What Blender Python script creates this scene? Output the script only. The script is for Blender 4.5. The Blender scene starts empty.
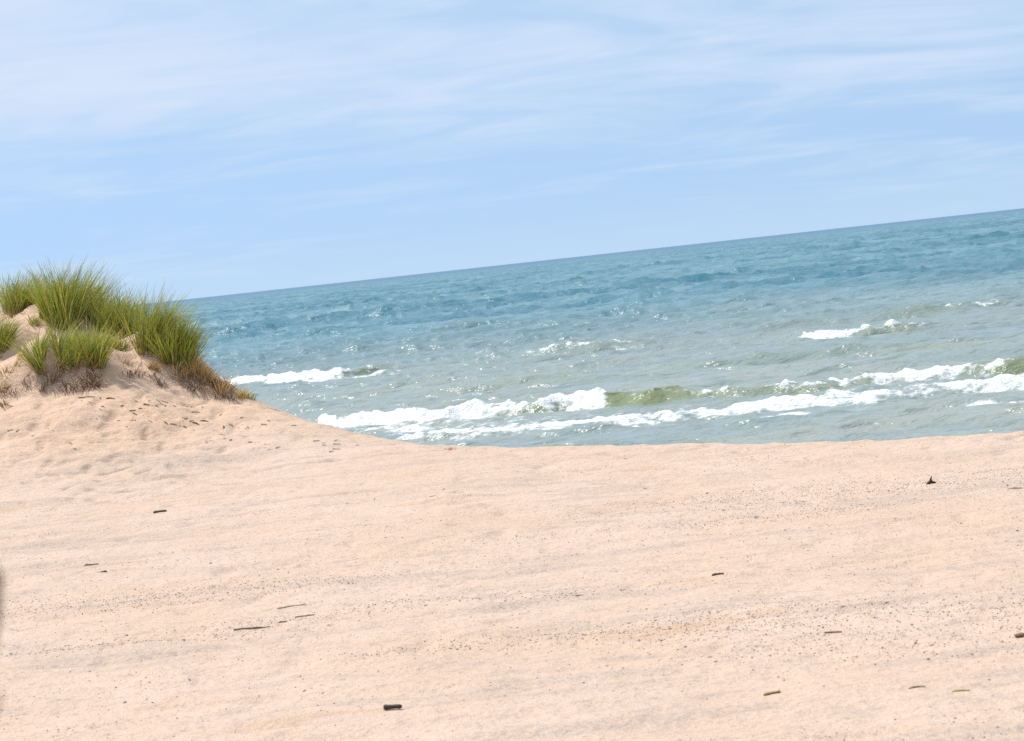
import bpy, math, random
import numpy as np
from mathutils import Matrix, Vector

random.seed(7)
rng = np.random.default_rng(7)
S = bpy.context.scene
COL = S.collection
W, H = 1024, 741
R = math.radians

# ------------------------------------------------------------------ camera
FPX = 1911.0                      # focal length in pixels (about 30 degrees across)
EYE = 1.6
WATER = -1.5
PITCH, ROLL = R(3.178), R(-6.215)
CAMR = (Matrix.Rotation(R(90) - PITCH, 3, 'X') @ Matrix.Rotation(ROLL, 3, 'Z'))
cam = bpy.data.cameras.new('camera')
cam.sensor_width = 36.0
cam.lens = 36.0 * FPX / W
cam.clip_start = 0.1
cam.clip_end = 100000
camo = bpy.data.objects.new('camera', cam)
camo.matrix_world = Matrix.Translation((0, 0, EYE)) @ CAMR.to_4x4()
COL.objects.link(camo)
S.camera = camo
cam.dof.use_dof = True
cam.dof.focus_distance = 19.0
cam.dof.aperture_fstop = 9.0


def ray(px, py):
    d = CAMR @ Vector(((px - W / 2) / FPX, -(py - H / 2) / FPX, -1.0))
    return d


def at_y(px, py, y):
    d = ray(px, py)
    t = y / d.y
    return Vector((d.x * t, y, EYE + d.z * t))


def on_water(px, py):
    d = ray(px, py)
    t = (WATER - EYE) / d.z
    return Vector((d.x * t, d.y * t, WATER))


# ------------------------------------------------------------------ noise
def _hash(ix, iy, seed):
    h = (ix.astype(np.int64) * 374761393 + iy.astype(np.int64) * 668265263 + seed * 974634777) & 0xffffffff
    h = ((h ^ (h >> 13)) * 1274126177) & 0xffffffff
    return (h ^ (h >> 16)) & 0xffffffff


def pnoise(x, y, seed=0):
    x = np.asarray(x, float); y = np.asarray(y, float)
    x0 = np.floor(x); y0 = np.floor(y)
    fx = x - x0; fy = y - y0
    u = fx * fx * fx * (fx * (fx * 6 - 15) + 10)
    v = fy * fy * fy * (fy * (fy * 6 - 15) + 10)

    def g(dx, dy):
        a = _hash(x0 + dx, y0 + dy, seed) * (2 * math.pi / 4294967296.0)
        return np.cos(a) * (fx - dx) + np.sin(a) * (fy - dy)
    n0 = g(0, 0) * (1 - u) + g(1, 0) * u
    n1 = g(0, 1) * (1 - u) + g(1, 1) * u
    return (n0 * (1 - v) + n1 * v) * 1.4


def fbm(x, y, octv=4, seed=0, gain=0.5):
    s = 0; a = 1.0
    for i in range(octv):
        s = s + a * pnoise(x * 2 ** i, y * 2 ** i, seed + 17 * i)
        a *= gain
    return s


def sstep(a, b, x):
    t = np.clip((x - a) / (b - a), 0, 1)
    return t * t * (3 - 2 * t)


# ------------------------------------------------------------------ material helpers
def new_mat(name):
    m = bpy.data.materials.new(name)
    m.use_nodes = True
    nt = m.node_tree
    for n in list(nt.nodes):
        nt.nodes.remove(n)
    return m, nt


class NB:
    def __init__(self, nt): self.nt = nt

    def n(self, typ, **kw):
        nd = self.nt.nodes.new(typ)
        for k, v in kw.items():
            setattr(nd, k, v)
        return nd

    def link(self, a, b): self.nt.links.new(a, b)

    def put(self, sock, v):
        if isinstance(v, (int, float)): sock.default_value = v
        elif isinstance(v, (tuple, list)): sock.default_value = v if len(v) != 3 or sock.type == 'VECTOR' else (*v, 1)
        else: self.link(v, sock)

    def math(self, op, a, b=0.0, c=None):
        nd = self.n('ShaderNodeMath', operation=op)
        self.put(nd.inputs[0], a); self.put(nd.inputs[1], b)
        if c is not None: self.put(nd.inputs[2], c)
        return nd.outputs[0]

    def mix(self, f, a, b, blend='MIX'):
        nd = self.n('ShaderNodeMix', data_type='RGBA', blend_type=blend)
        self.put(nd.inputs['Factor'], f)
        self.put(nd.inputs[6], a); self.put(nd.inputs[7], b)
        return nd.outputs[2]

    def ramp(self, v, a, b, lo=0.0, hi=1.0, smooth=True):
        nd = self.n('ShaderNodeMapRange', interpolation_type='SMOOTHSTEP' if smooth else 'LINEAR')
        self.put(nd.inputs[0], v)
        for i, q in enumerate((a, b, lo, hi)): self.put(nd.inputs[1 + i], q)
        return nd.outputs[0]

    def noise(self, vec, scale, detail=3, rough=0.5, dist=0.0, out='Fac', dims='3D'):
        nd = self.n('ShaderNodeTexNoise', noise_dimensions=dims)
        if vec is not None: self.link(vec, nd.inputs['Vector'])
        nd.inputs['Scale'].default_value = scale
        nd.inputs['Detail'].default_value = detail
        nd.inputs['Roughness'].default_value = rough
        nd.inputs['Distortion'].default_value = dist
        return nd.outputs[out]

    def mapping(self, vec, loc=(0, 0, 0), rot=(0, 0, 0), scale=(1, 1, 1)):
        nd = self.n('ShaderNodeMapping')
        self.link(vec, nd.inputs[0])
        nd.inputs[1].default_value = loc; nd.inputs[2].default_value = rot; nd.inputs[3].default_value = scale
        return nd.outputs[0]

    def attr(self, name, out='Fac'):
        return self.n('ShaderNodeAttribute', attribute_name=name).outputs[out]


def tag(o, label=None, cat=None, group=None, kind=None):
    if label: o['label'] = label
    if cat: o['category'] = cat
    if group: o['group'] = group
    if kind: o['kind'] = kind
    return o


def raw_mesh(name, verts, faces, mat, smooth=True, attrs=None, colors=None):
    """verts (n,3) array, faces (m,k) int array with constant k -> object."""
    me = bpy.data.meshes.new(name)
    verts = np.asarray(verts, np.float32); faces = np.asarray(faces, np.int32)
    m, k = faces.shape
    me.vertices.add(len(verts)); me.vertices.foreach_set('co', verts.ravel())
    me.loops.add(m * k); me.loops.foreach_set('vertex_index', faces.ravel())
    me.polygons.add(m)
    me.polygons.foreach_set('loop_start', np.arange(0, m * k, k, dtype=np.int32))
    me.polygons.foreach_set('use_smooth', np.full(m, smooth, dtype=bool))
    me.update(calc_edges=True)
    for an, av in (attrs or {}).items():
        a = me.attributes.new(an, 'FLOAT', 'POINT'); a.data.foreach_set('value', np.asarray(av, np.float32).ravel())
    if colors is not None:
        a = me.color_attributes.new('tint', 'FLOAT_COLOR', 'POINT')
        c = np.ones((len(verts), 4), np.float32); c[:, :3] = colors
        a.data.foreach_set('color', c.ravel())
    me.materials.append(mat)
    o = bpy.data.objects.new(name, me)
    COL.objects.link(o)
    return o


def grid_faces(nr, nc):
    i = np.arange(nr - 1)[:, None] * nc + np.arange(nc - 1)[None, :]
    return np.stack([i, i + 1, i + 1 + nc, i + nc], -1).reshape(-1, 4)


# ------------------------------------------------------------------ terrain of the beach and dune
# the brow of the beach: pixel where its edge shows, and how far off it lies
BROW = [(-420, 300, 24.5), (-160, 296, 23.2), (-60, 303, 22.6), (10, 316, 22.1), (45, 318, 21.8), (85, 326, 21.5), (130, 340, 21.1),
        (165, 352, 20.8), (200, 376, 20.4), (228, 391, 20.0), (262, 405, 19.6), (300, 420, 19.1), (350, 434, 18.5), (405, 443, 17.8),
        (470, 448, 17.2), (560, 449, 16.7), (640, 447, 16.3), (800, 442.5, 15.5), (1024, 435, 14.6), (1250, 427, 13.7)]
BP = np.array([tuple(at_y(*b)) for b in BROW])
bx = np.concatenate([[-400, -60, -25], BP[:, 0], [30, 400]])
by = np.concatenate([[25, 25, 25], BP[:, 1], [13.0, 13.0]])
bz = np.concatenate([[1.9, 1.9, 1.8], BP[:, 2], [BP[-1, 2] - .1, BP[-1, 2] - .1]])
_o = np.argsort(bx); bx, by, bz = bx[_o], by[_o], bz[_o]
# smooth brow lookups
_xs = np.linspace(-60, 60, 4801)
_k = np.hanning(17); _k /= _k.sum()
_ys = np.convolve(np.pad(np.interp(_xs, bx, by), 8, 'edge'), _k, 'valid')
_zs = np.convolve(np.pad(np.interp(_xs, bx, bz), 8, 'edge'), _k, 'valid')

HUMMOCKS = []      # x, y, radius, height


def sand_z(x, y, fine=True):
    x = np.asarray(x, float); y = np.asarray(y, float)
    yc = np.interp(x, _xs, _ys); zc = np.interp(x, _xs, _zs)
    base = np.minimum(zc, 0.0) * sstep(5, 14, y) + 0.10 * sstep(-1.0, -6.0, x) * sstep(8, 16, y)   # open beach
    rise = zc - base
    width = 2.2 + 2.3 * np.clip(rise, 0, 2)                                 # length of the dune's front face
    t = np.clip((y - (yc - width)) / width, 0, 1)
    prof = np.where(t < .5, t * t * 1.45, 1 - 1.0 * (1 - t) * (1 - t) - .0)
    prof = t * t * (1.9 - .9 * t)
    prof = .55 * prof + .45 * sstep(0.05, 1.0, t)
    front = base + rise * prof
    b = np.maximum(y - yc, 0)
    slope = 0.15 + 0.12 * sstep(0.2, 1.2, zc)
    back = zc - slope * b * b / (b + 0.25)
    z = np.where(y <= yc, front, back)
    z = np.maximum(z, -6)
    for hx, hy, hr, hh in HUMMOCKS:
        d2 = ((x - hx) ** 2 + (y - hy) ** 2) / (hr * hr)
        z = z + hh * np.exp(-d2 ** 2.2)
    dune = sstep(0.15, 0.8, zc) * sstep(yc - 6, yc - 3.4, y)
    z = z + 0.022 * fbm(x * 0.45 + 3, y * 0.8, 3, 5)
    z = z + dune * (0.060 * fbm(x * 1.1, y * 1.1, 3, 9) + .009 * fbm(x * 8, y * 8, 3, 10) * (1 if fine else 0))
    if fine:
        z = z + 0.013 * fbm(x * 2.2, y * 3.2, 4, 21) * (1 + .9 * dune) + .012 * fbm(x * 4.5, y * 4.5, 3, 25) * np.exp(-((y - yc) / .8) ** 2)
        tr = fbm(x * 0.25, y * 1.1, 2, 31)
        z = z - 0.016 * np.exp(-(tr / 0.05) ** 2) * sstep(4, 7, y)           # faint drift lines along the beach
        pit = pnoise(x * 3.1 + 9, y * 3.1, 77)
        z = z - (0.020 + .022 * dune) * sstep(0.42, 0.75, pit)
        pit2 = pnoise(x * 5.2 + 2, y * 4.2, 78)
        z = z - (.006 + .026 * dune) * sstep(0.28, 0.6, pit2)               # old footprints
    return z


def drop(px, py):
    """where the ray through a pixel meets the sand; the brow below it if it misses"""
    d = ray(px, py)
    ts = np.linspace(3, 40, 3000)
    xs = d.x * ts; ys = d.y * ts; zs = EYE + d.z * ts
    below = np.nonzero((zs < sand_z(xs, ys, False)) & (ys <= np.interp(xs, _xs, _ys) + 0.3))[0]
    if len(below):
        i = below[0]; x, y = xs[i], ys[i]
    else:
        y = 20.0
        for _ in range(6):
            x = d.x / d.y * y; y = float(np.interp(x, _xs, _ys)) + 0.1
    return float(x), float(y), float(sand_z(x, y))


for px, py, r, h in [(72, 360, .50, .17), (40, 361, .22, .16), (178, 358, .5, .22), (98, 368, .3, .07), (4, 345, .3, .15), (62, 322, .5, .15),
                     (215, 388, .3, .10), (10, 372, .4, .08)]:
    x, y, z = drop(px, py)
    HUMMOCKS.append((x, y, r, h))

# ---- sand material
m_sand, nt = new_mat('sand'); b = NB(nt)
out = b.n('ShaderNodeOutputMaterial'); P = b.n('ShaderNodeBsdfPrincipled'); b.link(P.outputs[0], out.inputs[0])
pos = b.n('ShaderNodeNewGeometry').outputs['Position']
streakv = b.mapping(pos, scale=(0.16, 1.0, 1.0), rot=(0, 0, R(-1)))
st = b.noise(streakv, 2.4, 6, .68)
tone = b.noise(pos, 0.7, 4, .6)
grain = b.noise(pos, 130, 3, .7)
mott = b.noise(pos, 26, 4, .65)
mottx = b.noise(b.mapping(pos, scale=(.35, 1, 1)), 12, 5, .7)
c = b.mix(b.ramp(tone, .35, .65), (.525, .387, .289), (.545, .409, .319))
c = b.mix(b.math('MULTIPLY', b.ramp(st, .50, .64, 0, 1.0), b.ramp(b.noise(pos, 45, 4, .7), .40, .60, .15, .95)), c, (.390, .310, .255))
orange = b.noise(b.mapping(pos, loc=(5, 9, 0), scale=(.25, 1.0, 1)), 2.2, 4, .6)
c = b.mix(b.ramp(orange, .60, .72, 0, .55), c, (.50, .335, .215))
c = b.mix(b.ramp(mottx, .50, .72, 0, .40), c, (.36, .275, .215))
c = b.mix(b.ramp(mott, .52, .72, 0, .6), c, (.32, .25, .21))
c = b.mix(b.ramp(grain, .54, .68, 0, .6), c, (.24, .20, .18))
c = b.mix(b.ramp(grain, .40, .28, 0, .35), c, (.62, .50, .41))
sepz = b.n('ShaderNodeSeparateXYZ'); b.link(pos, sepz.inputs[0])
c = b.mix(b.ramp(sepz.outputs[2], .08, .5, 0, .75), c, (1.06, .97, .86), 'MULTIPLY')
b.link(c, P.inputs['Base Color'])
P.inputs['Roughness'].default_value = 0.95
P.inputs['Specular IOR Level'].default_value = 0.15
hgt = b.math('ADD', b.math('MULTIPLY', mottx, .022), b.math('ADD', b.math('MULTIPLY', mott, .016), b.math('MULTIPLY', grain, .003)))
lump = b.noise(pos, 5.0, 4, .6)
hgt = b.math('ADD', hgt, b.math('MULTIPLY', lump, .03))
bp = b.n('ShaderNodeBump'); bp.inputs['Strength'].default_value = .75; bp.inputs['Distance'].default_value = 1.0
b.link(hgt, bp.inputs['Height']); b.link(bp.outputs[0], P.inputs['Normal'])

# ---- sand sheet: fine where the photo looks, coarse far to the sides and behind
gx = np.concatenate([[-3000, -900, -300, -120, -60, -35, -22, -16, -12], np.linspace(-9, 7, 720), [9, 12, 16, 22, 35, 60, 120, 300, 900, 3000]])
gy = np.concatenate([[-3000, -800, -200, -60, -25, -10, -4, 0, 2, 3.5], np.linspace(4.5, 25, 800), np.linspace(25.3, 40, 30), [50, 70]])
GX, GY = np.meshgrid(gx, gy)
GZ = sand_z(GX, GY)
o = raw_mesh('sand_beach', np.stack([GX, GY, GZ], -1).reshape(-1, 3), grid_faces(len(gy), len(gx)), m_sand)
tag(o, 'pale pinkish beige beach sand rising to a dune', kind='structure')

# ------------------------------------------------------------------ the lake
m_wat, nt = new_mat('lake_water'); b = NB(nt)
out = b.n('ShaderNodeOutputMaterial')
pos = b.n('ShaderNodeNewGeometry').outputs['Position']
foam_a = b.attr('foam'); face_a = b.attr('crest_light_sand'); shoal = b.attr('shoal')
# body colour: sandy grey-green over the bar, teal further out, olive for stirred sand and light painted through the crests
patch = b.noise(b.mapping(pos, scale=(.4, 1, 1)), .035, 8, .72)
body = b.mix(b.ramp(patch, .40, .60), (.042, .140, .188), (.115, .228, .268))
body = b.mix(b.math('MULTIPLY', b.attr('far_haze'), .8), body, (.050, .130, .225))  # bluer toward the horizon: distance haze painted into the water colour
near = b.mix(b.ramp(b.noise(b.mapping(pos, scale=(.3, 1, 1)), .35, 4, .6), .4, .6), (.205, .255, .245), (.250, .280, .250))
body = b.mix(shoal, body, near)
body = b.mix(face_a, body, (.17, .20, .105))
Wt = b.n('ShaderNodeBsdfPrincipled')
b.link(body, Wt.inputs['Base Color'])
off_a = b.attr('offshore')
b.link(b.ramp(off_a, 0, 1, .27, .42, False), Wt.inputs['Roughness'])
Wt.inputs['IOR'].default_value = 1.333
rip1 = b.noise(b.mapping(pos, scale=(.55, 1, 1), rot=(0, 0, R(-18))), 2.2, 4, .62)
rip2 = b.noise(b.mapping(pos, scale=(.5, 1, 1), rot=(0, 0, R(-30))), .55, 4, .6)
rip3 = b.noise(b.mapping(pos, scale=(.4, 1, 1), rot=(0, 0, R(-20))), .12, 3, .6)
hh = b.math('ADD', b.math('MULTIPLY', rip1, .21), b.math('ADD', b.math('MULTIPLY', rip2, .50), b.math('MULTIPLY', rip3, 1.1)))
bp = b.n('ShaderNodeBump'); bp.inputs['Strength'].default_value = .85; bp.inputs['Distance'].default_value = 1.0
b.link(hh, bp.inputs['Height']); b.link(bp.outputs[0], Wt.inputs['Normal'])
Fo = b.n('ShaderNodeBsdfPrincipled')
Fo.inputs['Base Color'].default_value = (.68, .70, .705, 1); Fo.inputs['Roughness'].default_value = .8
Fo.inputs['Specular IOR Level'].default_value = .2
fb = b.n('ShaderNodeBump'); fb.inputs['Strength'].default_value = .55; fb.inputs['Distance'].default_value = .18
b.link(b.noise(pos, 6, 4, .7), fb.inputs['Height']); b.link(fb.outputs[0], Fo.inputs['Normal'])
# break the foam up into lace
lace = b.math('ADD', b.math('MULTIPLY', b.noise(b.mapping(pos, scale=(.7, 1, 1)), 7.0, 6, .72), .65), b.math('MULTIPLY', b.noise(b.mapping(pos, scale=(.8, .5, .5)), 3.2, 4, .6), .35))
fm = b.ramp(b.math('ADD', foam_a, b.math('MULTIPLY', b.math('SUBTRACT', lace, .5), 2.7)), .28, .72)
fm = b.math('MULTIPLY', b.math('MULTIPLY', fm, .97), b.ramp(foam_a, .02, .12))
mx = b.n('ShaderNodeMixShader'); b.link(fm, mx.inputs[0]); b.link(Wt.outputs[0], mx.inputs[1]); b.link(Fo.outputs[0], mx.inputs[2])
b.link(mx.outputs[0], out.inputs[0])

th = np.concatenate([R(1) * np.array([-80, -65, -50, -40, -32, -26, -22, -19]), np.linspace(R(-17.5), R(17.5), 1150), R(1) * np.array([19, 22, 26, 32, 40, 50, 65, 80])])
r1 = 1 / np.linspace(1 / 23.0, 1 / 140.0, 820)
r2 = np.geomspace(140.6, 1500, 580)
r3 = np.geomspace(1520, 60000, 30)
rr = np.concatenate([r1, r2, r3])
RR, TT = np.meshgrid(rr, th, indexing='ij')
X = RR * np.sin(TT); Y = RR * np.cos(TT)
dr = np.gradient(rr)[:, None] * np.ones_like(TT)
Z = np.zeros_like(X)
# sea state: components running in to the shore
wdir = R(-90 - 16)
calm = .42 + .58 * sstep(48, 105, Y + .3 * X)                 # the bar and the breakers leave the shallows flatter
seaf = sstep(80, 190, Y)


def train(nw, l0, l1, amp, power, spread, seed, gain=0.0, gate=0.0):
    global Z
    for i in range(nw):
        lam = l0 * (l1 / l0) ** rng.random()
        a = amp * lam ** power * (0.6 + .8 * rng.random())
        ang = wdir + rng.normal(0, spread)
        k = 2 * math.pi / lam
        ph = k * (X * math.cos(ang) + Y * math.sin(ang)) + rng.random() * 6.28 + 1.0 * pnoise(X / (lam * 2.2), Y / (lam * 3), seed + i)
        sn = np.sin(ph)
        g = 1.0 if not gate else np.clip(.55 + 1.5 * pnoise(X / (lam * .9), Y / (lam * 2.0), seed + 400 + i), 0, 1.7)
        Z = Z + a * sstep(1.6, 3.2, lam / dr) * g * (1 + gain * seaf) * (sn + .4 * (sn * sn - .5)) * (calm if lam > 1.2 else .5 + .5 * calm)


train(16, 6, 15, .0105, .45, .20, 100, .4)                    # swell
train(38, 1.7, 4.6, .0110, .75, .40, 160, .8, 1)               # wind waves, short crested
train(44, .5, 2.2, .0105, .9, .42, 230, .8, 0)                # chop
# short peaked wavelets

U, Vv = X + Y * .12, Y + X * .22
for fx_, fy_, am, sd_, d0, d1 in [(1.3, .62, .075, 800, 38, 70), (.75, .33, .12, 820, 70, 130), (.42, .17, .17, 840, 120, 240), (.22, .075, .22, 860, 230, 450)]:
    wv = np.clip(pnoise(U * fx_, Vv * fy_, sd_) + .45 * pnoise(U * fx_ * 2.3, Vv * fy_ * 1.9, sd_ + 5), 0, 1.5) ** 1.3
    Z += 1.5 * am * wv * sstep(d0, d1, Y + .2 * X)
chop = fbm(X * .22, Y * .5, 3, 300)
Z *= (0.75 + .6 * np.clip(chop + .3, 0, 1))
foam = np.zeros_like(X); thin = np.zeros_like(X)
lumps = fbm(X * 2.2, Y * 2.2, 4, 400)
ragged = fbm(X * .9, Y * .25, 3, 410)


def wline(pts):
    p = np.array([[*on_water(q[0], q[1])[:2], *q[2:]] for q in pts])
    p = p[np.argsort(p[:, 0])]
    x = X
    ins = (sstep(p[0, 0] - .3, p[0, 0] + .5, x)) * (1 - sstep(p[-1, 0] - .5, p[-1, 0] + .3, x))
    res = [np.interp(x, p[:, 0], p[:, i]) for i in range(1, p.shape[1])]
    return res, ins


# rollers: foot of the wave in the photo, height m, foam on face 0-1, green of the face 0-1
def roller(pts, back=2.6, frontw=.55):
    global Z, foam, thin
    (yb, hgt, fo, gr), ins = wline(pts)
    yb = yb + .25 * ragged
    t = Y - yb                                   # positive = offshore
    hgt = .78 * hgt * ins * (1 + .35 * pnoise(X * .8, X * 0 + 3, 55))
    f = sstep(-.05, frontw, t) * (1 - sstep(frontw, frontw + back, t) )
    Z = Z + hgt * f
    onface = sstep(-.35, -.05, t) * (1 - sstep(frontw * .95, frontw + .55, t)) * ins
    crest = np.exp(-((t - frontw * .9) / .28) ** 2) * ins
    fr = fo * onface * (.8 + .5 * lumps) + crest * np.clip(.14 + .9 * fo + .6 * lumps, 0, 1) * (hgt > .05)
    foam = np.maximum(foam, np.clip(fr, 0, 1))
    thin = np.maximum(thin, np.clip(gr * sstep(-.1, .15, t) * (1 - sstep(frontw, frontw + .6, t)) * ins, 0, 1))  # mask for light through the wave face, put into its colour with stirred sand
    Z = Z + .10 * np.clip(fr, 0, 1) * lumps


def wash(pts, bump=.05, lace=1.0):
    """thin sheets of foam left on the surface: centre line, half thickness in m, strength"""
    global Z, foam
    (yb, w, st), ins = wline(pts)
    t = (Y - yb + .5 * ragged * np.minimum(w, 1.2)) / w
    f = np.exp(-np.abs(t) ** 2.2) * ins * st
    foam = np.maximum(foam, np.clip(f * (.85 + .5 * lace * lumps), 0, 1))
    Z = Z + bump * f * (1 + lumps)


# main breaker
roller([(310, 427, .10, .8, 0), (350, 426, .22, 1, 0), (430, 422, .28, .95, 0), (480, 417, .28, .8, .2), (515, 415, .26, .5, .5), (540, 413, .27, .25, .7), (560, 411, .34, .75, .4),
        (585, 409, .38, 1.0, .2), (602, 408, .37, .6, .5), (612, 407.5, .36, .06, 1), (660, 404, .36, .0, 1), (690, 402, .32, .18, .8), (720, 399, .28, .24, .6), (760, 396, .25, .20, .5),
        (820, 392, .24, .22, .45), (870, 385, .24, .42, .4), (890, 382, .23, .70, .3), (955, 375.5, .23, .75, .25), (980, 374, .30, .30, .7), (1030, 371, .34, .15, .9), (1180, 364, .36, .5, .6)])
wash([(385, 441, .4, .7), (440, 436, 1.0, .9), (520, 430, 1.0, .85), (600, 422.5, 1.0, .9), (676, 416, 1.0, .95), (740, 410.5, 1.1, 1.0), (800, 404, 1.0, .9), (884, 396, .95, .9), (1030, 385, 1.05, .9), (1180, 373, 1.1, .9)], .07)
wash([(340, 428, .6, .5), (400, 430, 1.5, .75), (450, 427, 1.6, .5), (540, 420, 1.1, .30), (640, 412, .8, .22), (720, 405, .7, .2), (780, 399, .7, .12), (820, 396, .5, 0)], .02)
wash([(742, 420, .2, .5), (800, 414, .35, .6), (870, 409, .2, .4)], .04)
wash([(940, 407, .25, .5), (990, 404, .5, .75), (1060, 401, .5, .7), (1180, 394, .5, .5)], .05)
# outer breakers
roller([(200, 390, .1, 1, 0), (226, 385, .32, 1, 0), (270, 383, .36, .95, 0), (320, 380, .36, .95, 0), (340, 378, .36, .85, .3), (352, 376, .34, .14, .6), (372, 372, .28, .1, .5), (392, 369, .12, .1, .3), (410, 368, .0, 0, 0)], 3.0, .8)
wash([(334, 380, .5, .7), (362, 377, .6, .85), (390, 372, .6, .8), (412, 368, .3, .4)], .05)
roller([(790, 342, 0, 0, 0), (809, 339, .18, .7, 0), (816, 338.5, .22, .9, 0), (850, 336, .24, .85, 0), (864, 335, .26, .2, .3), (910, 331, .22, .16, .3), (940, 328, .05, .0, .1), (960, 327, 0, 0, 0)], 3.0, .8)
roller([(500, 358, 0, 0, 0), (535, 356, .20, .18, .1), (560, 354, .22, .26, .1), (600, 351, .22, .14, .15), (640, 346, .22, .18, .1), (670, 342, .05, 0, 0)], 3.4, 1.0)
wash([(585, 356.5, .6, .25), (625, 352, .7, .4), (664, 348, .4, .35)], .02)
# unbroken swells with olive shoulders
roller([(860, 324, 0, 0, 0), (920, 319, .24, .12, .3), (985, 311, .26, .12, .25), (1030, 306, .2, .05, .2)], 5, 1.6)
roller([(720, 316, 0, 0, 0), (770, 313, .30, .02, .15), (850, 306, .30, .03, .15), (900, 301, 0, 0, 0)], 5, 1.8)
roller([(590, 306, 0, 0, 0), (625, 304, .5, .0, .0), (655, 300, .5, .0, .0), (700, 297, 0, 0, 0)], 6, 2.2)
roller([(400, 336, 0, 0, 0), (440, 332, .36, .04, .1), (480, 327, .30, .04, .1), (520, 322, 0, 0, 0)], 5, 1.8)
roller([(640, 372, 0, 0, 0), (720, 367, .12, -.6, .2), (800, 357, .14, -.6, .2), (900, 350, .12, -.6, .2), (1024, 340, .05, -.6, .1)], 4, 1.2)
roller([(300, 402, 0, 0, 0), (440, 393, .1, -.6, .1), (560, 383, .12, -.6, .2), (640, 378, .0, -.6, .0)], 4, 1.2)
# scattered white caps out to sea
wc = .8 * fbm(X * .05, Y * .030, 2, 500) + .75 * fbm(X * .55, Y * .22, 3, 520)
far = sstep(60, 100, Y)
foam = np.maximum(foam, far * sstep(1.0, 1.3, wc) * .55)
Z += far * .08 * sstep(.95, 1.3, wc)
glit = fbm(X * .6, Y * .22, 3, 540)
foam = np.maximum(foam, .12 * sstep(.6, 1.0, glit) * sstep(36, 46, Y) * (1 - sstep(90, 170, Y)))
foam = foam * .83
shoalv = 1 - sstep(34, 120, Y + .35 * X + 6 * fbm(X * .03, Y * .05, 2, 600))
Zw = WATER + Z
o = raw_mesh('lake_water', np.stack([X, Y, Zw], -1).reshape(-1, 3), grid_faces(len(rr), len(th))[:, ::-1], m_wat,
             attrs={'foam': foam, 'crest_light_sand': thin, 'shoal': shoalv, 'offshore': sstep(45, 500, Y), 'far_haze': sstep(350, 3500, Y)})
tag(o, 'choppy blue green lake with white breakers near the shore', kind='structure')

# ------------------------------------------------------------------ grass
m_grass, nt = new_mat('grass_blade'); b = NB(nt)
out = b.n('ShaderNodeOutputMaterial')
tint = b.attr('tint', 'Color')
d = b.n('ShaderNodeBsdfPrincipled'); d.inputs['Roughness'].default_value = .5; d.inputs['Specular IOR Level'].default_value = .35
b.link(tint, d.inputs['Base Color'])
tr = b.n('ShaderNodeBsdfTranslucent'); b.link(b.mix(.5, tint, (.20, .22, .03)), tr.inputs[0])
mx = b.n('ShaderNodeMixShader'); mx.inputs[0].default_value = .38
b.link(d.outputs[0], mx.inputs[1]); b.link(tr.outputs[0], mx.inputs[2]); b.link(mx.outputs[0], out.inputs[0])
m_dead, nt = new_mat('dead_plant'); b = NB(nt)
out = b.n('ShaderNodeOutputMaterial'); d = b.n('ShaderNodeBsdfPrincipled'); d.inputs['Roughness'].default_value = .9
b.link(b.attr('tint', 'Color'), d.inputs['Base Color']); b.link(d.outputs[0], out.inputs[0])

GREENS = np.array([(.150, .190, .018), (.225, .240, .022), (.095, .150, .030), (.300, .275, .035), (.180, .195, .055), (.340, .270, .070), (.12, .165, .08), (.26, .26, .03)])
STRAWS = np.array([(.40, .31, .13), (.30, .22, .08), (.24, .15, .06), (.34, .20, .06), (.45, .37, .20)])
BROWNS = np.array([(.16, .105, .07), (.24, .16, .09), (.12, .085, .07), (.30, .21, .13), (.20, .15, .12)])


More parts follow.
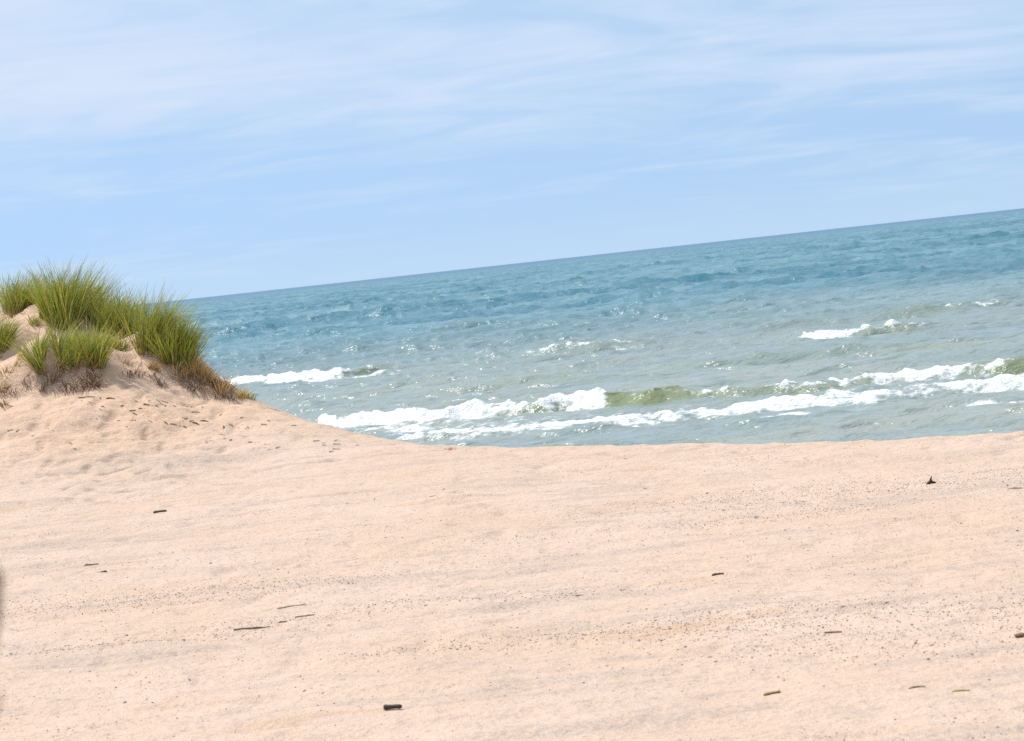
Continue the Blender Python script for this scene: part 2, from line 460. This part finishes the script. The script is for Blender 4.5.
def blades(cx, cy, n, rx, ry, hlen, lean=(.18, -.02), splay=.45, droop=.5, width=.0080, pal=GREENS, root=STRAWS, rootf=.28, seg=6, lie=0.0, zoff=-.03):
    """n curved tapering leaves rooted on the sand round (cx, cy); coordinates relative to the tuft's base"""
    u = rng.random(n) ** .5; a = rng.random(n) * 2 * math.pi
    ox, oy = u * np.cos(a) * rx, u * np.sin(a) * ry
    kk = max(2, n // 38)                                  # shoots grow in small bunches, each with its own lean
    bid = rng.integers(0, kk, n); ba = rng.random(kk) * 6.28; bu = rng.random(kk) ** .5
    ox = ox * .35 + (bu * np.cos(ba) * rx)[bid] * .75; oy = oy * .35 + (bu * np.sin(ba) * ry)[bid] * .75
    x0, y0 = cx + ox, cy + oy
    z0 = sand_z(x0, y0) + zoff
    zb = float(sand_z(cx, cy))
    L = hlen * (.56 + .44 * rng.random(n)) * (.72 + .36 * rng.random(kk))[bid]
    blx = rng.normal(0, .22, kk)[bid]; bly = rng.normal(0, .22, kk)[bid]
    btint = (1.1 + 1.0 * rng.random(kk))[bid]
    dx = lean[0] + blx + splay * (np.cos(a) * u * .7 + rng.normal(0, .32, n)); dy = lean[1] + bly + splay * (np.sin(a) * u * .7 + rng.normal(0, .32, n))
    dz = np.full(n, 1.0 - lie) + (0 if not lie else rng.normal(0, .12, n))
    ln = np.sqrt(dx * dx + dy * dy + dz * dz); dx, dy, dz = dx / ln, dy / ln, dz / ln
    wind = .35 * rng.random(n)
    hz = np.sqrt(dx * dx + dy * dy) + 1e-3
    px_, py_, pz_ = x0.copy(), y0.copy(), z0.copy()
    yaw = rng.random(n) * math.pi
    wx, wy = np.cos(yaw), np.sin(yaw) * .6
    cols0 = pal[rng.integers(0, len(pal), n)] * (.75 + .5 * rng.random((n, 1))) * btint[:, None]
    rts = root[rng.integers(0, len(root), n)] * (.75 + .5 * rng.random((n, 1)))
    drp = droop * (.3 + 1.2 * rng.random(n))
    V = np.zeros((n, seg + 1, 2, 3)); C = np.zeros((n, seg + 1, 2, 3))
    for s in range(seg + 1):
        f = s / seg
        w = width * (1 - f ** 1.6) * (.7 + .5 * math.sin(min(1, f * 2.5) * 1.57)) + .0006
        V[:, s, 0] = np.stack([px_ - wx * w / 2 - cx, py_ - wy * w / 2 - cy, pz_ - zb], -1)
        V[:, s, 1] = np.stack([px_ + wx * w / 2 - cx, py_ + wy * w / 2 - cy, pz_ - zb], -1)
        mixf = np.clip(1 - f / rootf, 0, 1)[None] if np.ndim(f) else max(0., 1 - f / rootf) if rootf > 0 else 0
        C[:, s, :, :] = (cols0 * (1 - mixf) + rts * mixf)[:, None, :]
        st = L / seg
        g = drp * f * 1.6
        vx = dx + (dx / hz) * g * .45 + wind * f * 1.1; vy = dy + (dy / hz) * g * .45; vz = dz - g * .42
        l2 = np.sqrt(vx * vx + vy * vy + vz * vz)
        px_ = px_ + vx / l2 * st; py_ = py_ + vy / l2 * st; pz_ = pz_ + vz / l2 * st
        if lie:
            pz_ = np.maximum(pz_, sand_z(px_, py_, False) + .006 + .03 * rng.random(n))
    V = V.reshape(-1, 3); C = C.reshape(-1, 3)
    base = (np.arange(n) * (seg + 1) * 2)[:, None, None] + np.arange(seg)[None, :, None] * 2
    F = (base + np.array([0, 1, 3, 2])[None, None, :]).reshape(-1, 4)
    return V, F, C


def tuft(name, label, px, py, specs, cat='grass', group='grass tufts on the dune'):
    x, y, z = drop(px, py)
    e = bpy.data.objects.new(name, None); e.empty_display_size = .1
    e.location = (x, y, float(sand_z(x, y))); COL.objects.link(e)
    tag(e, label, cat, group)
    for pname, kw in specs:
        dxo, dyo = kw.pop('off', (0, 0))
        V, F, C = blades(x, y, **kw) if (dxo, dyo) == (0, 0) else blades(x + dxo, y + dyo, **kw)
        if (dxo, dyo) != (0, 0):
            V = V + np.array([dxo, dyo, float(sand_z(x + dxo, y + dyo)) - float(sand_z(x, y))])
        ob = raw_mesh(pname, V, F, m_grass if pname == 'green_blades' else m_dead, True, colors=C)
        ob.parent = e
    return e


def PX(v, y=21.0): return v * y / FPX       # pixel length at the dune in metres


def G(n, wpx, hpx, **k):
    d = dict(n=int(n * 1.25), rx=PX(wpx) * .55, ry=PX(wpx) / 2, hlen=PX(hpx) * 1.26); d.update(k)
    return ('green_blades', d)


def D(n, wpx, hpx, **k):
    d = dict(n=n, rx=PX(wpx) / 2, ry=PX(wpx) / 2, hlen=PX(hpx) * 1.15, pal=STRAWS, root=BROWNS, rootf=.5, splay=.8, droop=.7, width=.006); d.update(k)
    return ('dead_stems', d)


def Rt(n, wpx, hpx, **k):
    d = dict(n=int(n * 1.3), off=(.03, -.15), rx=PX(wpx) * .6, ry=.17, hlen=PX(hpx) * 1.3, pal=BROWNS, root=BROWNS, rootf=.5, splay=1.1, droop=.9, width=.008, lean=(.25, -.8), lie=.55); d.update(k)
    return ('hanging_roots', d)


TUFTS = [
    ('dark green grass tuft on the dune top beside the left edge of the photo', 20, 306, [G(560, 38, 46, splay=.40), D(70, 26, 16), Rt(90, 30, 12)]),
    ('small grass tuft filling the gap between the two tallest tufts', 46, 316, [G(200, 20, 44, splay=.35), D(30, 16, 16)]),
    ('tallest olive green grass tuft on the dune, its front blades reaching low', 62, 323, [G(620, 32, 62, splay=.38, lean=(.10, -.06)), D(90, 30, 20)]),
    ('dark tall grass tuft leaning right just behind the tallest one', 88, 318, [G(420, 32, 56, splay=.45, lean=(.26, 0)), D(50, 30, 18)]),
    ('wispy grass tuft in the dip right of the tall tufts', 108, 330, [G(260, 24, 44, splay=.5, lean=(.2, 0)), D(50, 26, 16)]),
    ('rounded thick grass tuft in the middle of the dune ridge', 126, 336, [G(480, 32, 50, splay=.42, lean=(.15, -.05)), D(80, 32, 18)]),
    ('broad grass tuft with reddish dry blades right of the ridge middle', 150, 343, [G(480, 32, 56, splay=.45, lean=(.12, 0)), D(100, 30, 26, pal=STRAWS[1:4])]),
    ('last green grass tuft at the seaward end of the ridge with orange roots', 176, 358, [G(560, 32, 50, splay=.36, lean=(.12, -.04)), D(140, 36, 22, pal=STRAWS[1:4]), Rt(90, 40, 16)]),
    ('thin sparse grass tuft standing against the lake', 192, 366, [G(70, 14, 40, splay=.6, width=.005), D(90, 18, 24)]),
    ('narrow upright grass tuft alone in front of the pale sand hollow', 39, 364, [G(190, 11, 42, splay=.25, lean=(.05, 0)), D(30, 10, 14), Rt(30, 10, 9)]),
    ('yellow green grass tuft with bare brown roots on the dune face', 66, 362, [G(230, 26, 42, splay=.42), D(120, 30, 18), Rt(160, 34, 18)]),
    ('grass tuft hanging over a dark root mat right of the yellow green one', 95, 366, [G(260, 20, 46, splay=.35, lean=(.12, -.05)), D(110, 26, 18), Rt(150, 28, 20)]),
    ('low pale grass tuft between the front tufts and the ridge', 80, 346, [G(200, 34, 20, pal=GREENS[3:], splay=.7), D(130, 36, 14)]),
    ('short faded grass tuft below the rounded thick one', 112, 346, [G(160, 26, 18, pal=GREENS[3:], splay=.7), D(120, 28, 14)]),
    ('dark grass tuft cut by the left edge of the photo below the sand hollow', 0, 345, [G(260, 14, 36, splay=.5), D(50, 14, 16), Rt(40, 12, 10)]),
    ('tiny yellow grass tuft on the rim of the pale sand hollow', 31, 327, [G(60, 16, 12, pal=GREENS[3:], splay=.8), D(60, 18, 9, pal=STRAWS[[0, 4]])]),
]
for lab, px, py, sp in TUFTS:
    tuft('grass_tuft', lab, px, py, sp)

DRY = [
    ('dry brown grass tuft below the last green tuft on the ridge', 184, 373, [D(240, 30, 24), Rt(110, 34, 18)]),
    ('rusty dry grass tuft hanging on the slope toward the lake', 205, 379, [D(260, 28, 22, pal=STRAWS[1:4], lean=(.4, -.1)), Rt(120, 30, 16)]),
    ('golden dry grass tuft low on the seaward slope', 224, 389, [D(220, 24, 20, lean=(.4, -.1)), Rt(60, 26, 12)]),
    ('pale dry grass tuft at the foot of the seaward slope', 245, 399, [D(160, 22, 14, pal=STRAWS[[0, 1, 4]], lean=(.4, 0)), ('green_blades', dict(n=40, rx=.1, ry=.08, hlen=.16))]),
    ('orange dry grass tuft on bare sand left of the brown one', 154, 371, [D(90, 16, 16, pal=STRAWS[2:4]), Rt(50, 24, 12)]),
    ('grey brown dead grass patch on the bare slope under the ridge', 136, 366, [D(40, 30, 12, pal=BROWNS), Rt(40, 30, 12)]),
    ('matted dead grass under the tuft at the left edge of the photo', 12, 374, [D(90, 36, 12, lie=.5), Rt(50, 44, 12)]),
    ('straw coloured dead grass lowest at the left edge of the photo', 3, 391, [D(70, 20, 14, lie=.5), Rt(20, 20, 10)]),
    ('thin twiggy dead plant on the sand between the two root mats', 120, 362, [D(26, 16, 18, pal=BROWNS)]),
]
for lab, px, py, sp in DRY:
    tuft('dry_grass_tuft', lab, px, py, sp, 'dry grass', 'dry grass tufts on the dune')

# ------------------------------------------------------------------ sticks, scraps and pebbles
m_wood, nt = new_mat('driftwood'); b = NB(nt)
out = b.n('ShaderNodeOutputMaterial'); d = b.n('ShaderNodeBsdfPrincipled'); d.inputs['Roughness'].default_value = .85
oc = b.n('ShaderNodeTexCoord').outputs['Object']
nz = b.noise(b.mapping(oc, scale=(6, 60, 60)), 1.5, 4, .65)
tc = b.attr('tint', 'Color')
b.link(b.mix(b.ramp(nz, .35, .68), tc, b.mix(1.0, tc, (.55, .5, .5), 'MULTIPLY')), d.inputs['Base Color'])
bp = b.n('ShaderNodeBump'); bp.inputs['Strength'].default_value = .6; bp.inputs['Distance'].default_value = .004
b.link(nz, bp.inputs['Height']); b.link(bp.outputs[0], d.inputs['Normal']); b.link(d.outputs[0], out.inputs[0])


def stick_mesh(L, r, bend=.1, col=(.12, .08, .05), seg=10, sides=8, knots=.15, flat=1.0, wig=1.0):
    ts = np.linspace(0, 1, seg + 1); V = []; n0 = rng.random() * 50
    for i, t in enumerate(ts):
        x = (t - .5) * L
        yy = bend * L * math.sin(t * math.pi) * .5 + .02 * wig * L * float(pnoise(t * 4 + n0, 3.3, 3)); zz = .03 * wig * L * float(pnoise(t * 3 + n0, 9.1, 4))
        q = r * (1 - .25 * t) * (1 + knots * float(pnoise(t * 7 + n0, .5, 8))) * (.72 if i in (0, seg) else 1)
        for s in range(sides):
            a = 2 * math.pi * s / sides
            qq = q * (1 + .12 * float(pnoise(s * 1.7 + n0, t * 5, 11)))
            V.append((x, yy + qq * math.cos(a), zz + flat * qq * math.sin(a)))
    F = []
    for i in range(seg):
        for s in range(sides):
            F.append((i * sides + s, i * sides + (s + 1) % sides, (i + 1) * sides + (s + 1) % sides, (i + 1) * sides + s))
    V.append((-.5 * L, 0, 0)); V.append((.5 * L, 0, 0)); a0, a1 = len(V) - 2, len(V) - 1
    for s in range(0, sides, 1):
        F.append((a0, (s + 1) % sides, s, a0)); F.append((a1, seg * sides + s, seg * sides + (s + 1) % sides, a1))
    me = bpy.data.meshes.new('stick')
    me.from_pydata([tuple(v) for v in V], [], [tuple(dict.fromkeys(f)) for f in F])
    for p in me.polygons: p.use_smooth = True
    ca = me.color_attributes.new('tint', 'FLOAT_COLOR', 'POINT')
    for dd in ca.data: dd.color = (*col, 1)
    me.materials.append(m_wood)
    return me


def lay(me, name, px, py, rot, label, cat, group=None, sink=.4, r=.01, tilt=(0, 0)):
    x, y, z = drop(px, py)
    o = bpy.data.objects.new(name, me); COL.objects.link(o)
    e = .05
    nx = -(float(sand_z(x + e, y)) - float(sand_z(x - e, y))) / (2 * e); ny = -(float(sand_z(x, y + e)) - float(sand_z(x, y - e))) / (2 * e)
    q = Vector((0, 0, 1)).rotation_difference(Vector((nx, ny, 1)).normalized())
    M = q.to_matrix() @ Matrix.Rotation(rot, 3, 'Z') @ Matrix.Rotation(tilt[0], 3, 'Y') @ Matrix.Rotation(tilt[1], 3, 'X')
    o.matrix_world = Matrix.Translation((x, y, float(sand_z(x, y)) + r * (1 - sink))) @ M.to_4x4()
    tag(o, label, cat, group)
    return o


DK = (.035, .028, .024)
lay(stick_mesh(.068, .0095, .03, (.06, .045, .035), 8, 10, .3), 'wood_chunk', 393, 709, R(-3), 'short dark charred wood chunk on the sand nearest the viewer', 'driftwood', r=.013, sink=.15)
lay(stick_mesh(.175, .0062, .05, (.16, .10, .06), 14), 'stick', 252, 629, R(5), 'straight brown stick lying alone on the open sand', 'stick', r=.006, sink=.2)
lay(stick_mesh(.10, .0035, .12, (.22, .15, .09), 10), 'stick', 305, 615, R(8), 'thin bent pale twig just right of the straight brown stick', 'stick', r=.004, sink=.3)
lay(stick_mesh(.04, .0045, .1, (.15, .09, .05), 8), 'stick', 283, 623, R(-4), 'stubby brown twig between the straight stick and the bent twig', 'stick', r=.004, sink=.3)
lay(stick_mesh(.15, .003, .06, (.30, .24, .16), 10), 'stick', 292, 608, R(6), 'faint straw coloured stem behind the straight brown stick', 'stick', r=.003, sink=.3)
lay(stick_mesh(.06, .0055, .2, (.13, .09, .05), 8), 'stick', 718, 576, R(4), 'dark brown twig on the speckled sand right of the middle', 'stick', r=.005, sink=.2)
lay(stick_mesh(.035, .006, .1, (.10, .06, .04), 8), 'stick', 579, 594, R(0), 'dark stub of wood in the centre of the beach', 'stick', r=.005, sink=.2)
lay(stick_mesh(.10, .011, .3, (.11, .085, .06), 10), 'driftwood_piece', 160, 512, R(10), 'curved dark driftwood piece on the drift line below the dune', 'driftwood', r=.01, sink=.3)
lay(stick_mesh(.07, .014, .25, (.07, .055, .05), 10, 8, .4, .5), 'driftwood_piece', 101, 572, R(-5), 'grey flat driftwood piece on the sand at the left', 'driftwood', r=.012, sink=.4)
lay(stick_mesh(.09, .005, .2, (.20, .13, .08), 10), 'stick', 92, 568, R(10), 'thin twig lying across the grey flat driftwood', 'stick', r=.02, sink=.0)
lay(stick_mesh(.17, .009, .35, (.10, .06, .04), 12, 8, .4, .6), 'seaweed_clump', 87, 398, R(4), 'brown dried weed clump alone on the dune face', 'dried weed', r=.01, sink=.2)
lay(stick_mesh(.06, .010, .2, (.34, .20, .07), 9, 8, .5, .45), 'curled_leaf', 772, 694, R(6), 'curled yellow brown leaf half sunk in the near sand', 'leaf', r=.008, sink=.65)
lay(stick_mesh(.06, .008, .3, (.50, .36, .14), 9, 8, .4, .5), 'curled_leaf', 961, 692, R(2), 'faded yellow leaf scrap near the lower right corner', 'leaf', r=.006, sink=.65)
lay(stick_mesh(.06, .006, .3, (.28, .20, .11), 9, 8, .4, .5), 'curled_leaf', 917, 688, R(14), 'slim olive leaf between the two yellow leaf scraps and the corner', 'leaf', r=.006, sink=.65)
lay(stick_mesh(.07, .011, .2, (.34, .19, .10), 9, 8, .5, .4), 'driftwood_piece', 833, 632, R(-4), 'reddish brown bark strip on the dark pebble streak', 'bark', r=.01, sink=.65)
lay(stick_mesh(.045, .013, .2, (.30, .17, .10), 9, 8, .5, .7), 'driftwood_piece', 1021, 637, R(3), 'brown wood lump cut by the right edge of the photo', 'driftwood', r=.012, sink=.2)
lay(stick_mesh(.12, .006, .2, (.22, .16, .11), 9, 8, .4, .5), 'stick', 1018, 488, R(0), 'thin buried twig at the right edge below the beach brow', 'stick', r=.006, sink=.3)

# the three-lobed dark lump standing on the sand at the right
x, y, z = drop(931, 486)
root = bpy.data.objects.new('seed_pod', None); root.location = (x, y, z); COL.objects.link(root)
tag(root, 'small dark upright seed pod standing on pale sand at the right', 'seed pod')
for nm, off, rot, L, r in [('pod_lobe', (-.008, 0, .010), (0, R(-35), 0), .045, .011), ('pod_lobe', (.012, 0, .010), (0, R(20), 0), .04, .010), ('stalk', (.004, 0, .034), (0, R(-70), 0), .030, .006)]:
    o = bpy.data.objects.new(nm, stick_mesh(L, r, .15, (.055, .035, .02), 7, 8, .4)); COL.objects.link(o)
    o.parent = root; o.location = off; o.rotation_euler = rot

# unidentified dark blur at the left edge, modelled as a tall dry reed tip
tipp = at_y(-15.5, 628, .78)
fx, fy = tipp.x - .70, .80
root = bpy.data.objects.new('reed', None); root.location = (fx, fy, float(sand_z(fx, fy))); COL.objects.link(root)
tag(root, 'dark blurred shape of unknown kind, modelled as a plant tip close to the viewer at the left edge of the photo', 'reed')
stem_h = tipp.z - .03 - root.location.z
sm = stick_mesh(math.hypot(stem_h, .70), .0019, .0, (.16, .12, .07), 14, 7, .1, 1.0, .1)
st_o = bpy.data.objects.new('stem', sm); COL.objects.link(st_o); st_o.parent = root
st_o.location = (.35, -.01, stem_h / 2); st_o.rotation_euler = (0, -math.atan2(stem_h, .70), 0)
hd = bpy.data.objects.new('seed_head', stick_mesh(.05, .0055, .1, (.12, .10, .085), 12, 9, .3)); COL.objects.link(hd); hd.parent = root
hd.location = (.70, -.02, stem_h + .03); hd.rotation_euler = (0, R(-76), 0)

# little dried sprout on the brow
e = tuft('dried_sprout', 'small rusty sprout on the beach brow against the water', 452, 447.5, [('dry_leaves', dict(n=46, rx=.05, ry=.05, hlen=.085, pal=STRAWS[1:4] * np.array([1.1, .7, .5]), root=BROWNS, splay=.9, lean=(.1, 0), width=.008))], 'sprout', None)
del_group = e.pop('group', None)

# dark scraps of stem and weed scattered on the dune foot: every one an object
proto = [stick_mesh(.034 + .010 * i, .0065 + .0012 * (i % 3), .12 + .06 * (i % 3), (.075 + .025 * (i % 4), .05 + .016 * (i % 4), .034 + .01 * (i % 4)), 7, 6, .4, .5) for i in range(6)]
spots = [(48, 426), (53, 432), (33, 436), (42, 444), (10, 431), (18, 431), (98, 441), (106, 449), (70, 443), (22, 453), (6, 404), (12, 406), (75, 450), (132, 439), (127, 428), (90, 404), (72, 404)]
for i in range(64):
    spots.append((158 + 46 * rng.normal(), 0))
for i in range(34):
    spots.append((190 + 170 * rng.random(), -1))
k = 0
for px, py in spots:
    if py == 0: py = 396 + 26 * rng.random() + max(0, (px - 150)) * .22
    elif py == -1: py = 420 + 32 * rng.random() + max(0, px - 260) * .08
    brow = np.interp(px, [p[0] for p in BROW], [p[1] for p in BROW])
    if py < brow + 6: py = brow + 6 + 12 * rng.random()
    o = lay(proto[k % 6], 'plant_scrap', px, py, R(rng.normal(-12, 35)), 'dark dry plant scrap scattered on the sand of the dune foot', 'plant scrap', 'dark plant scraps on the dune foot', r=.008, sink=.15)
    s = .35 + .85 * rng.random() ** 1.6; o.scale = (s, s, s * .8)
    k += 1
for px, py in [(527, 458), (522, 460), (561, 468), (582, 473), (626, 459), (752, 457), (805, 458), (645, 489), (400, 467), (444, 490), (433, 497)]:
    o = lay(proto[k % 6], 'plant_scrap', px, py, R(rng.normal(0, 30)), 'dark dry plant scrap on the flat sand behind the pebbles', 'plant scrap', 'dark plant scraps near the beach brow', r=.006, sink=.2)
    s = .3 + .35 * rng.random(); o.scale = (s, s, s * .8)
    k += 1

# pebbles: thousands, in bands along the beach
m_peb, nt = new_mat('pebble'); b = NB(nt)
out = b.n('ShaderNodeOutputMaterial'); d = b.n('ShaderNodeBsdfPrincipled'); d.inputs['Roughness'].default_value = .7
b.link(b.attr('tint', 'Color'), d.inputs['Base Color']); b.link(d.outputs[0], out.inputs[0])
N = 620000
px = rng.uniform(-5.5, 5.5, N); py = 5.2 + 10.5 * rng.random(N)
band = fbm(px * .22, py * .95, 3, 700)
zone = np.exp(-((py - 10.4) / 2.2) ** 2) * .55 + np.exp(-((py - 8.0) / 1.0) ** 2) * .30 + .07
keep = rng.random(N) < np.clip(zone * (.12 + sstep(0.0, .6, band) ** 1.5 * 1.5) * .55, 0, 1)
px, py = px[keep], py[keep]
n = len(px)
sz = .0014 + .0026 * rng.random(n) ** 3 + (rng.random(n) < .006) * .005 * rng.random(n)
t = (1 + 5 ** .5) / 2
ico = np.array([(-1, t, 0), (1, t, 0), (-1, -t, 0), (1, -t, 0), (0, -1, t), (0, 1, t), (0, -1, -t), (0, 1, -t), (t, 0, -1), (t, 0, 1), (-t, 0, -1), (-t, 0, 1)]) / 1.902
icf = np.array([(0, 11, 5), (0, 5, 1), (0, 1, 7), (0, 7, 10), (0, 10, 11), (1, 5, 9), (5, 11, 4), (11, 10, 2), (10, 7, 6), (7, 1, 8), (3, 9, 4), (3, 4, 2), (3, 2, 6), (3, 6, 8), (3, 8, 9), (4, 9, 5), (2, 4, 11), (6, 2, 10), (8, 6, 7), (9, 8, 1)])
ang = rng.random(n) * 6.28
sc3 = np.stack([sz * (1 + .6 * rng.random(n)), sz * (.8 + .4 * rng.random(n)), sz * (.5 + .35 * rng.random(n))], -1)
v = ico[None] * sc3[:, None, :] * (1 + .18 * rng.normal(size=(n, 12, 1)))
ca, sa = np.cos(ang)[:, None], np.sin(ang)[:, None]
vx = v[..., 0] * ca - v[..., 1] * sa; vy = v[..., 0] * sa + v[..., 1] * ca
pz = sand_z(px, py)
V = np.stack([vx + px[:, None], vy + py[:, None], v[..., 2] + (pz + sz * .25)[:, None]], -1).reshape(-1, 3)
F = (icf[None] + (np.arange(n) * 12)[:, None, None]).reshape(-1, 3)
pal = np.array([(.19, .16, .15), (.24, .19, .17), (.14, .11, .10), (.28, .20, .14), (.22, .21, .21), (.32, .24, .18), (.20, .14, .10)])
C = np.repeat(pal[rng.integers(0, len(pal), n)] * (.7 + .6 * rng.random((n, 1))), 12, 0)
o = raw_mesh('pebbles', V, F, m_peb, True, colors=C)
tag(o, 'tiny grey and brown pebbles strewn in bands over the sand', kind='stuff')

# ------------------------------------------------------------------ light
SUN_EL, SUN_AZ = R(60), R(-68)          # azimuth from straight ahead (+Y), negative = left
sd = Vector((math.sin(SUN_AZ) * math.cos(SUN_EL), math.cos(SUN_AZ) * math.cos(SUN_EL), math.sin(SUN_EL)))
sun = bpy.data.lights.new('sun', 'SUN'); sun.energy = 4.2; sun.angle = R(.6); sun.color = (1, .955, .90)
so = bpy.data.objects.new('sun', sun); so.rotation_euler = sd.to_track_quat('Z', 'Y').to_euler(); so.location = sd * 50
COL.objects.link(so)

w = bpy.data.worlds.new('World'); S.world = w; w.use_nodes = True
nt = w.node_tree; nt.nodes.clear(); b = NB(nt)
out = b.n('ShaderNodeOutputWorld'); bg = b.n('ShaderNodeBackground'); b.link(bg.outputs[0], out.inputs[0])
sky = b.n('ShaderNodeTexSky', sky_type='NISHITA'); sky.sun_disc = False
sky.sun_elevation = SUN_EL; sky.sun_rotation = SUN_AZ
sky.air_density = 1.0; sky.dust_density = 0.4; sky.ozone_density = 2.0
dirv = b.n('ShaderNodeTexCoord').outputs['Generated']
lift = b.n('ShaderNodeVectorMath', operation='MULTIPLY_ADD'); b.link(dirv, lift.inputs[0]); lift.inputs[1].default_value = (.9, .9, .75); lift.inputs[2].default_value = (0, 0, .30)
nrm = b.n('ShaderNodeVectorMath', operation='NORMALIZE'); b.link(lift.outputs[0], nrm.inputs[0]); b.link(nrm.outputs[0], sky.inputs[0])
sep = b.n('ShaderNodeSeparateXYZ'); b.link(dirv, sep.inputs[0])
den = b.math('ADD', b.math('MAXIMUM', sep.outputs[2], 0.0), .13)
cmb = b.n('ShaderNodeCombineXYZ')
b.link(b.math('DIVIDE', sep.outputs[0], den), cmb.inputs[0]); b.link(b.math('DIVIDE', sep.outputs[1], den), cmb.inputs[1])
cv = cmb.outputs[0]
big = b.noise(b.mapping(cv, loc=(3.4, 1.1, 0), rot=(0, 0, R(12)), scale=(.75, 1.0, 1)), .8, 5, .6, .5)
wisp = b.noise(b.mapping(cv, loc=(7.1, 4.7, 0), rot=(0, 0, R(24)), scale=(.9, 1.4, 1)), 1.7, 6, .56, .8)
fib = b.noise(b.mapping(cv, loc=(1.1, 2.7, 0), rot=(0, 0, R(32)), scale=(.6, 3.0, 1)), 5.0, 6, .7, .8)
elev = b.ramp(sep.outputs[2], .02, .15)
cov = b.math('ADD', b.math('MULTIPLY', elev, .42), b.math('ADD', b.math('MULTIPLY', big, 1.0), b.math('ADD', b.math('MULTIPLY', wisp, .95), b.math('MULTIPLY', fib, .06))))
cl = b.ramp(cov, .96, 1.58, 0.0, 1.0)
skyc = b.mix(1.0, sky.outputs[0], (1.0, 1.0, 1.0), 'MULTIPLY')
veil = b.mix(1.0, b.mix(.42, skyc, (6.3, 7.3, 9.6)), (1.20, 1.375, 1.345), 'MULTIPLY')
veil = b.mix(b.ramp(sep.outputs[2], .045, -.01, 0, .65), veil, (5.6, 7.2, 9.1))
colr = b.mix(cl, veil, (6.6, 7.75, 9.5))
b.link(colr, bg.inputs[0]); bg.inputs[1].default_value = .085

# ------------------------------------------------------------------ exposure
S.view_settings.view_transform = 'Standard'
S.view_settings.look = 'None'
S.view_settings.exposure = 0.25
S.view_settings.gamma = 1.0
S.view_settings.use_curve_mapping = False
S.render.engine = 'CYCLES'
S.cycles.max_bounces = 6
S.cycles.use_denoising = False
